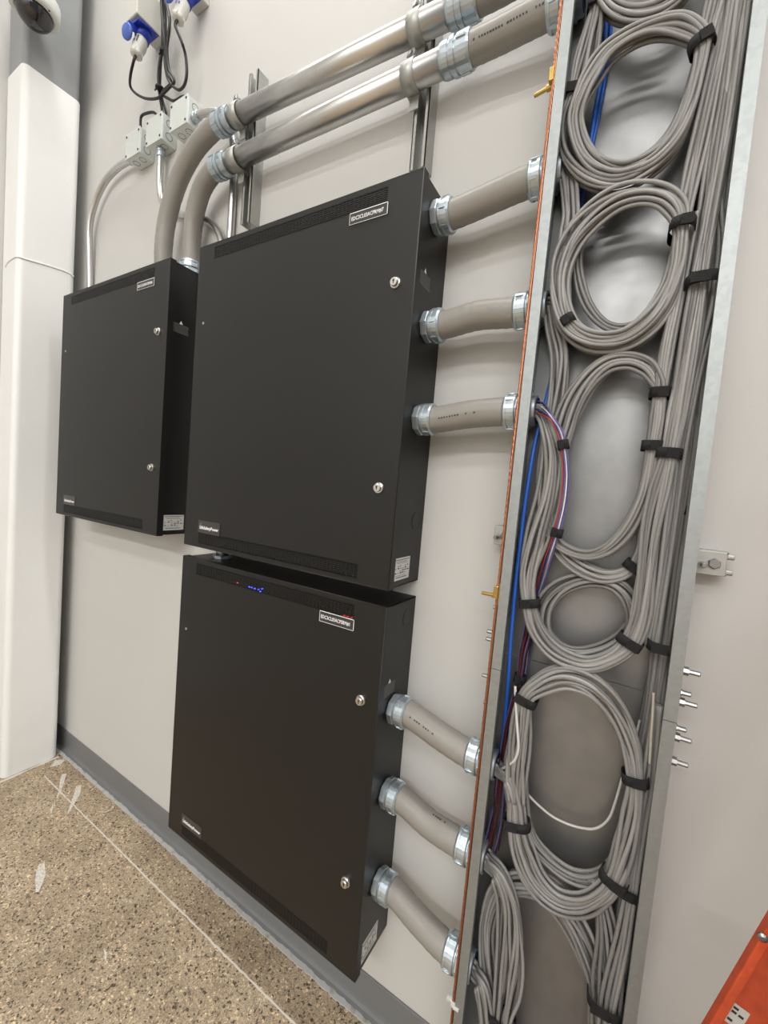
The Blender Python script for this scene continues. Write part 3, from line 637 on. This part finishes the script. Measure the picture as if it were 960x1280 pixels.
# ------------------------------------------------------------------ cable bundles and coils
RC = .0037
def bundle(label, pts, n, y, hd=.009, straps=(), r=RC, mats=None, seed=1, name='cable_coil', cat='cable coil', wob=.22, extra=(), group='grey cable coils in the trough', seg=7, sub=7):
    rnd = random.Random(seed)
    C = []; W = []
    for p in pts:
        if p[0] == 'w': C.append(Vector(p[1:4])); W.append(p[4]); continue
        yy = p[3] if len(p) > 3 else y
        c = at(p[0], p[1], yy); C.append(c); W.append(p[2] * (at(p[0] + 1, p[1], yy) - c).length)
    for e in (0, -1):                        # carry runs on past the picture edge to the ends of the trough
        q = C[e]; zt = 2.765 if q.z > 2.30 and label.find('at the very top') < 0 else .175 if q.z < .40 else None
        if zt is None: continue
        dv = Vector((q.x, q.y, zt))
        if e == 0: C.insert(0, dv); W.insert(0, W[0])
        else: C.append(dv); W.append(W[-1])
    S = spline([(*c, w) for c, w in zip(C, W)], sub)
    N = len(S); Cn = [Vector(s[:3]) for s in S]; Wn = [max(s[3], .001) for s in S]
    Tn = [(Cn[min(i + 1, N - 1)] - Cn[max(i - 1, 0)]).normalized() for i in range(N)]
    Ln = []
    for i in range(N):
        v = Vector((Tn[i].z, 0, -Tn[i].x)); Ln.append(v.normalized() if v.length > .15 else (Ln[-1] if Ln else Vector((1, 0, 0))))
    base = Cn[-1].copy(); t = thing(name, label, cat, base, group)
    sp = []
    for s in straps:
        q = min(range(N), key=lambda i: (Cn[i] - at(s[0], s[1], Cn[i].y)).length); sp.append((q, s[2] if len(s) > 2 else 1.0, s[3] if len(s) > 3 else None))
    nf = (n + 1) // 2 if n > 4 else n
    arc = [0]
    for i in range(1, N): arc.append(arc[-1] + (Cn[i] - Cn[i - 1]).length)
    for k in range(n):
        if k < nf: a0 = -1 + 2 * k / max(nf - 1, 1); b0 = -.75
        else: a0 = -1 + 2 * (k - nf + .5) / max(n - nf, 1); b0 = .75
        a0 += rnd.uniform(-.12, .12); b0 += rnd.uniform(-.25, .25)
        f1, f2, p1, p2 = rnd.uniform(3, 8), rnd.uniform(3, 9), rnd.uniform(0, 6.28), rnd.uniform(0, 6.28)
        e0, e1 = 0, N
        pp = []
        for i in range(e0, e1):
            near = min([1] + [abs(arc[i] - arc[q]) / .06 for q, _, _ in sp]); ww = wob * (.25 + .75 * near)
            a = a0 + ww * sin(f1 * arc[i] * 3 + p1); b = b0 + ww * 1.2 * sin(f2 * arc[i] * 3 + p2)
            swell = 1 + .10 * (near - .5)
            w_ = max(Wn[i] - r * .6, .0006); h_ = min(hd, Wn[i] + .003)
            p = Cn[i] + Ln[i] * (a * w_ * swell) + Vector((0, b * h_, 0))
            inside = .16 < p.z
            p.x = min(max(p.x, XL(p.z) + .0022 + r), XR(p.z) - .0022 - r); p.y = max(min(p.y, YB - .0022 - r), YF + .0005 + r)
            pp.append(p - base)
        m_ = mats[k % len(mats)] if mats else M_cable
        MB().tube(pp, r, seg).build('cable', m_, t)
    for q, kk, dp in sp:
        Cq = Vector(Cn[q]); A = Wn[q] * kk + r * .9 + .0012; B = min(hd, Wn[q] + .003) + r + .0022
        if dp: Cq += (at(480, 640, -.1) - CAM).normalized() * 0; k_ = (dp[0] - CAM.y) / (Cq.y - CAM.y); Cq = CAM + (Cq - CAM) * k_; B = dp[1]
        hwid = .0085; R_ = []
        Tt = Tn[q]; m = MB(); ns = 28
        for e_, off in ((0, -1), (.0016, -1), (.0016, 1), (0, 1)):
            for j in range(ns):
                th = 2 * pi * j / ns; cx = abs(cos(th)) ** .7 * (1 if cos(th) >= 0 else -1); cy = abs(sin(th)) ** .7 * (1 if sin(th) >= 0 else -1)
                p = Cq + Ln[q] * cx * (A + e_) + Vector((0, 1, 0)) * cy * (B + e_) + Tt * hwid * off
                p.x = min(max(p.x, XL(p.z) + .0021), XR(p.z) - .0021); p.y = max(min(p.y, YB - .0021), YF + .0002)
                R_.append(p - base)
        fs = [(a * ns + j, a * ns + (j + 1) % ns, ((a + 1) % 4) * ns + (j + 1) % ns, ((a + 1) % 4) * ns + j) for a in range(4) for j in range(ns)]
        m.add(R_, fs, True)
        m.obb(Cq - base + Ln[q] * A * .3 - Vector((0, B + .0026, 0)), Ln[q] * A * .5, Vector((0, .0009, 0)), Tt * hwid * .96)
        m.build('strap', M_velcro, t, 'black hook and loop strap')
    return t
def mouth(i, up=0, dy=0):
    z = CONDZ[i][1] + up; yb = (-.082, -.086, -.082, -.090, -.094, -.100)[i] + dy
    return [('w', XL(z) + .012, yb, z, .012), ('w', XL(z) + .026, yb - .004, z - .004, .012)]

# trunk lanes
bundle('outermost straight run of grey cables along right wall of the trough', [(941, -60, 9), (937, 0, 9), (927, 80, 9), (917, 150, 9), (905, 250, 10), (890, 357, 9), (879, 460, 11), (864, 560, 11), (853, 637, 11), (841, 720, 11), (828, 805, 14), (815, 900, 13), (801, 1000, 11), (787, 1110, 10), (771, 1190, 12), (757, 1247, 14), (751, 1300, 13)], 17, -.080, .014, [(852, 637, 1.1), (828, 805, 1.05, (-.104, .034))], name='cable_run', cat='cable run', seed=2, group=None)
bundle('straight run of grey cables beside the outermost run, held by the wide strap', [(929, -60, 9), (924, 0, 9), (912, 90, 9), (901, 160, 10), (888, 255, 12), (880, 357, 19), (866, 450, 15), (850, 560, 9), (838, 640, 8), (826, 720, 8), (815, 805, 8)], 12, -.104, .012, [(880, 356, 1.08, (-.106, .034))], name='cable_run', cat='cable run', seed=3, group=None)
# coil 0, cut by the top edge
bundle('grey cable coil at the very top of the trough, cut by the picture edge', [(757, -75, 12), (750, -40, 12), (756, -8, 12), (774, 12, 13), (803, 18, 13), (834, 7, 13), (856, -18, 12), (866, -50, 11), (850, -90, 11), (806, -105, 11), (766, -85, 11), (750, -45, 10)], 12, -.112, .013, [], seed=4)
# coil 1
bundle('largest upper grey cable coil, strapped at its left above the blue cables', [(748, -60, 9), (750, -25, 9), (748, 8, 8), (741, 42, 11), (731, 82, 14), (721, 118, 11), (711, 152, 12), (716, 187, 15), (739, 212, 15), (772, 222, 14), (808, 209, 13), (840, 180, 11), (860, 140, 9), (873, 92, 8), (884, 40, 9), (893, 0, 10), (901, -60, 10)], 13, -.110, .011, [(748, 8), (721, 118)], seed=5)
bundle('arched cables closing the top of the largest upper coil', [(722, 170, 6, -.062), (735, 198, 6, -.075), (770, 215, 7, -.105), (808, 207, 7, -.117), (839, 179, 7, -.120), (859, 140, 7, -.122), (871, 98, 7, -.124), (876, 72, 8, -.126), (877, 56, 9), (868, 44, 12), (845, 35, 15), (816, 37, 11), (787, 48, 10), (759, 68, 10), (741, 94, 10), (728, 120, 8), (719, 152, 8, -.122), (727, 186, 9, -.118), (746, 207, 10, -.112), (774, 213, 10, -.108), (807, 201, 10, -.104), (836, 174, 9, -.1), (857, 135, 8, -.096), (871, 90, 7, -.092), (884, 40, 7, -.09), (893, -10, 7, -.09), (899, -60, 7, -.09)], 11, -.127, .009, [(877, 56, 1.1)], seed=6, name='cable_coil')
# coil 2
bundle('grey cables from topmost hose mouth sweeping round second full coil', mouth(0) + [(714, 262, 8), (712, 290, 10), (704, 330, 10), (699, 365, 10), (708, 405, 11), (735, 429, 10), (774, 431, 10), (808, 411, 12), (832, 378, 13), (846, 335, 12), (852, 288, 9), (861, 240, 9), (874, 180, 9), (888, 110, 9), (901, 50, 9), (912, -10, 9), (921, -60, 9)], 12, -.106, .010, [(852, 288, 1.25, (-.112, .030))], seed=7)
bundle('arched cables closing the top of second full coil', [(708, 395, 6, -.060), (728, 420, 6, -.072), (768, 429, 7, -.100), (806, 409, 7, -.114), (831, 376, 7, -.118), (845, 337, 7, -.121), (849, 310, 7, -.123), (850, 286, 7), (845, 264, 11), (828, 249, 12), (801, 245, 13), (769, 253, 15), (737, 276, 16), (713, 307, 15), (701, 345, 13), (704, 385, 11), (718, 412, 10), (745, 424, 9), (780, 420, 9), (812, 395, 9), (834, 360, 8, -.115), (846, 320, 7, -.105), (855, 270, 6, -.095), (867, 205, 6, -.085), (884, 110, 6, -.08), (900, 20, 6, -.08), (910, -60, 6, -.08)], 13, -.124, .010, [(710, 404, .5)], seed=8)
bundle('few loose cables inside the left of second full coil', [(790, 245, 5, -.1), (762, 250, 6, -.1), (742, 266, 6), (728, 290, 6), (722, 325, 6), (726, 358, 7), (737, 386, 6), (757, 407, 5), (782, 412, 6), (808, 400, 6), (830, 372, 6, -.085), (845, 332, 6, -.08), (856, 270, 6, -.075), (868, 200, 6, -.075)], 5, -.092, .005, [], seed=9)
# coil 3 with its feed from hose two
bundle('grey cables from second hose mouth dropping behind the fanned bundle', mouth(1) + [(694, 412, 9), (700, 445, 11), (697, 490, 11), (689, 545, 10), (683, 600, 9), (686, 645, 8), (698, 682, 8), (719, 705, 9), (747, 719, 9), (772, 719, 8), (791, 708, 7), (804, 685, 7), (809, 650, 8), (819, 605, 9), (834, 567, 10), (846, 505, 10), (858, 440, 10), (869, 370, 10), (884, 270, 9), (899, 165, 9), (913, 70, 9), (924, 0, 9), (932, -60, 9)], 11, -.092, .009, [(791, 708, 1.1)], seed=10)
bundle('tall open grey cable coil below second full coil', [(760, 684, 6, -.066), (786, 660, 6, -.066), (804, 620, 6, -.07), (815, 565, 6, -.08), (822, 522, 6, -.1), (825, 490, 7), (820, 474, 9), (808, 459, 11), (786, 452, 11), (760, 457, 12), (737, 476, 13), (717, 506, 14), (702, 545, 13), (689, 590, 11), (683, 635, 9), (690, 668, 8), (706, 685, 7), (733, 694, 7), (762, 686, 8), (787, 660, 9), (805, 620, 9), (814, 570, 9), (820, 530, 9), (825, 492, 8), (833, 440, 8), (844, 385, 8), (855, 330, 8), (866, 270, 8)], 9, -.106, .009, [(826, 491, 1.1), (816, 558, 1.1)], seed=11)
# coil 4 with the fanned bundle from hose three
bundle('fanned grey bundle from third hose mouth feeding the smallest coil', mouth(2, 0, 0) + [(683, 534, 8), (691, 572, 13), (687, 620, 14), (672, 672, 13), (661, 716, 10), (662, 753, 9), (672, 788, 10), (695, 815, 10), (730, 829, 9), (762, 822, 9), (787, 802, 12), (800, 770, 12), (807, 720, 12), (815, 660, 12), (826, 610, 12), (836, 567, 11), (848, 500, 11), (861, 430, 11), (873, 360, 10), (889, 260, 9), (904, 165, 9), (919, 70, 9), (930, 0, 9), (939, -60, 9)], 15, -.114, .010, [(662, 753), (788, 801, 1.0), (836, 567, 1.05)], seed=12)
bundle('smallest round grey cable coil, halfway down the trough', [(815, 735, 7), (803, 775, 8), (791, 792, 8), (794, 765, 10), (784, 741, 10), (762, 726, 9), (731, 724, 9), (701, 735, 10), (683, 757, 10), (681, 785, 9), (696, 806, 8), (720, 816, 8), (750, 812, 8), (778, 796, 8), (795, 770, 7)], 9, -.086, .010, [], seed=13)
bundle('thin red, violet and white wires curving from third hose mouth', mouth(2, .008, -.004) + [(688, 521, 3), (699, 538, 3.5), (704, 556, 3.5), (707, 590, 4), (704, 630, 4.5), (696, 666, 4), (688, 692, 4, -.118), (680, 718, 4, -.095), (672, 745, 4, -.075), (664, 785, 4, -.06), (656, 830, 4, -.058), (648, 880, 4, -.058)], 8, -.131, .004, [(704, 556, 1.2), (696, 666, 1.2)], r=.0015, mats=[M_purple, M_white, M_purple, M_red, M_purple, M_white, M_red], seed=14, name='wire_bundle', cat='wire bundle', group=None, seg=6)
# coil 5
bundle('big lower grey cable coil fed from fourth hose mouth', mouth(3) + [(637, 974, 8), (644, 1001, 10), (646, 1028, 11), (652, 1060, 12), (668, 1096, 12), (695, 1122, 12), (726, 1128, 12), (752, 1116, 11), (767, 1098, 11), (781, 1062, 12), (791, 1015, 12), (794, 972, 11), (787, 926, 14), (768, 885, 16), (740, 857, 15), (706, 846, 13), (676, 855, 11), (657, 873, 10), (650, 915, 12), (646, 960, 12), (646, 1000, 10)], 14, -.118, .011, [(645, 1028, 1.1), (767, 1098, 1.1), (793, 972, 1.1), (657, 874, 1.1)], seed=15)
bundle('inner turn of the big lower coil, climbing away to the right run', [(654, 900, 10), (646, 950, 11), (647, 1000, 11), (659, 1043, 9), (683, 1073, 8), (715, 1095, 8), (747, 1097, 9), (770, 1075, 9), (787, 1030, 10), (800, 985, 11), (811, 930, 10), (820, 870, 10), (830, 800, 9), (839, 740, 9), (850, 680, 9), (860, 610, 9), (868, 545, 9), (877, 470, 9), (888, 380, 9), (905, 250, 9), (920, 130, 9), (936, 0, 8), (943, -60, 8)], 11, -.094, .009, [], seed=16)
# lower bundles
bundle('grey bundle hanging from fifth hose mouth, strapped at the bottom edge', mouth(4) + [(624, 1094, 8), (637, 1130, 11), (640, 1180, 13), (635, 1230, 12), (628, 1273, 10), (626, 1330, 10)], 13, -.116, .011, [(628, 1274, 1.1)], seed=17)
bundle('grey cables arching from the bottom left strap over to the bottom right strap', [(624, 1330, 9), (625, 1273, 9), (615, 1235, 9), (609, 1190, 9), (611, 1150, 9), (624, 1116, 10), (650, 1104, 12), (684, 1112, 14), (712, 1142, 14), (735, 1187, 14), (749, 1240, 12), (752, 1330, 12)], 12, -.090, .010, [], seed=18)
bundle('grey cables dropping from the big lower coil into the bottom right strap', [(742, 1096, 8), (752, 1125, 10), (758, 1160, 12), (760, 1200, 14), (758, 1247, 17), (754, 1330, 16)], 9, -.100, .012, [(758, 1247, 1.0, (-.102, .030))], seed=19, name='cable_run', cat='cable run', group=None)
bundle('right lane of cables pinned by a strap beside the big lower coil', [(822, 880, 7), (812, 960, 7), (801, 1030, 7), (790, 1105, 8), (779, 1160, 8), (768, 1215, 8), (761, 1260, 8), (756, 1330, 8)], 7, -.110, .008, [(789, 1111, 1.3)], seed=20, name='cable_run', cat='cable run', group=None)
bundle('grey bundle from sixth hose mouth in the bottom left corner', mouth(5) + [(603, 1232, 7), (608, 1264, 7), (609, 1310, 7), (608, 1350, 7)], 9, -.122, .008, [], seed=21, name='cable_run', cat='cable run', group=None)

def single(label, pts, r, mat_, y, name='cable', cat='cable'):
    P = []
    for p in pts:
        P.append(Vector(p[1:4]) if p[0] == 'w' else at(p[0], p[1], p[2] if len(p) > 2 else y))
    Q = []
    for q in spline([tuple(p) for p in P], 10):
        q = Vector(q); q.x = min(max(q.x, XL(q.z) + .0022 + r), XR(q.z) - .0022 - r); q.y = max(min(q.y, YB - .002 - r), YF + r + .0005); Q.append(q)
    b = Q[-1]; t = MB().tube([q - b for q in Q], r, 8).build(name, mat_); t.location = b; tag(t, label, cat); return t
zm = CONDZ[3][1]
single('single pale cable looping down to fourth hose mouth', [(644, 858, -.128), (645, 885, -.132), (647, 915, -.135), (648, 935, -.135), (644, 949, -.132), (636, 956, -.125), ('w', XL(zm) + .024, -.096, zm - .004), ('w', XL(zm) + .012, -.09, zm)], .0026, M_white, -.13)
single('single pale cable sagging across the middle of the big lower coil', [(646, 930, -.07), (650, 965, -.078), (658, 990, -.078), (683, 1015, -.07), (705, 1028, -.066), (728, 1035, -.066), (746, 1035, -.07), (761, 1023, -.075), (770, 1000, -.08), (778, 972, -.082), (790, 940, -.078), (800, 900, -.07)], .0024, M_white, -.07)
single('thick bright blue cable inside left wall of the trough', [(760, -60, -.06), (757, 40, -.06), (752, 95, -.06), (744, 140, -.06), (737, 185, -.06), (728, 240, -.06), (719, 300, -.06), (709, 365, -.062), (700, 420, -.066), (690, 470, -.075), (678, 520, -.09), (669, 553, -.1), (662, 592, -.105), (655, 640, -.108), (650, 685, -.11), (645, 727, -.112), (641, 770, -.112), (638, 805, -.11), (636, 840, -.105), (632, 890, -.085), (626, 950, -.07)], .0042, M_blue, -.1)
single('second thinner blue cable beside the thick blue one, seen inside top coil', [(768, -60, -.056), (762, 60, -.056), (757, 96, -.056), (751, 130, -.056), (742, 175, -.056), (734, 210, -.056), (724, 260, -.056), (715, 320, -.056), (706, 380, -.058), (696, 440, -.06), (688, 480, -.062), (679, 540, -.064)], .0033, M_blue, -.056)
bundle('thin maroon and violet wires falling beside the blue cable', [(670, 745, 6), (661, 790, 6), (655, 815, 5), (650, 848, 4), (642, 885, 5), (634, 920, 6), (628, 970, 7), (622, 1020, 7), (614, 1060, 7)], 11, -.082, .006, [(649, 850, 1.2)], r=.0016, mats=[M_dark, M_purple, M_dark, M_maroon, M_dark, M_purple], seed=22, name='wire_bundle', cat='wire bundle', group=None, seg=6)
single('pale paper tag hanging among the right run of cables', [(817, 866, -.125), (816, 890, -.126), (814, 918, -.127), (812, 955, -.126)], .0022, M_tagp, -.12, 'wire_tail', 'wire tail')

# ------------------------------------------------------------------ orange ladder at the right
t = thing('ladder', 'orange fibreglass step ladder at lower right corner', 'ladder', (1.20, -.22, 0))
p0 = at(885, 1280, -.215); p1 = at(960, 1153, -.215); dz = (p1 - p0).normalized(); dz.y = 0; dz.normalize()
foot = p0 - dz * (p0.z / dz.z); foot.y = 0; nx = Vector((dz.z, 0, -dz.x))      # across the rail, pointing right
t.location = (foot.x, -.20, 0)
W_, F_, Lr = .072, .018, 2.3
def rail(parent, y0, flip):
    m = MB()
    def slab(a0, a1, ya, yb): m.obb(Vector((0, (ya + yb) / 2, 0)) + nx * (a0 + a1) / 2 + dz * Lr / 2, nx * (a1 - a0) / 2, Vector((0, abs(yb - ya) / 2, 0)), dz * Lr / 2)
    s_ = -1 if not flip else 1
    slab(0, W_, y0, y0 + s_ * .004); slab(0, .011, y0, y0 + s_ * F_); slab(W_ - .011, W_, y0, y0 + s_ * F_)
    return m.build('rail', M_orange, parent, None, .002)
rail(t, 0, False); rail(t, -.42, True)
for k in range(1, 7):
    c_ = dz * (.30 * k) + nx * (W_ / 2)
    if k == 3: pass
    tr = MB().box(-.030, .062, -.40, -.006, -.012, 0).box(-.030, -.026, -.40, -.006, -.028, 0).box(.058, .062, -.40, -.006, -.028, 0).build('step', M_steel, t, 'aluminium step'); tr.location = c_ + Vector((.02, 0, 0))
for (u, v) in ((953, 1171),):
    q = at(u, v, -.230); r_ = MB().lathe([(0, .006), (.002, .0058), (.004, .003)], 12, (0, 0, 0), (0, -1, 0)).build('rivet', M_steel, t); r_.location = Vector((q.x, -.230, q.z)) - t.location
q = at(916, 1268, -.2055); sk = MB().obb((0, 0, 0), nx * .014, (0, .0004, 0), dz * .017).build('sticker', M_sticker, t, 'small white printed sticker'); sk.location = Vector((q.x, -.2046, q.z)) - t.location
m = MB()
for a in range(3):
    for b in range(4):
        if random.random() < .75: m.obb(nx * (-.008 + a * .008) + dz * (-.010 + b * .007) + Vector((0, -.0006, 0)), nx * .0028, (0, .0002, 0), dz * .0018)
m.build('print', M_ink, sk)
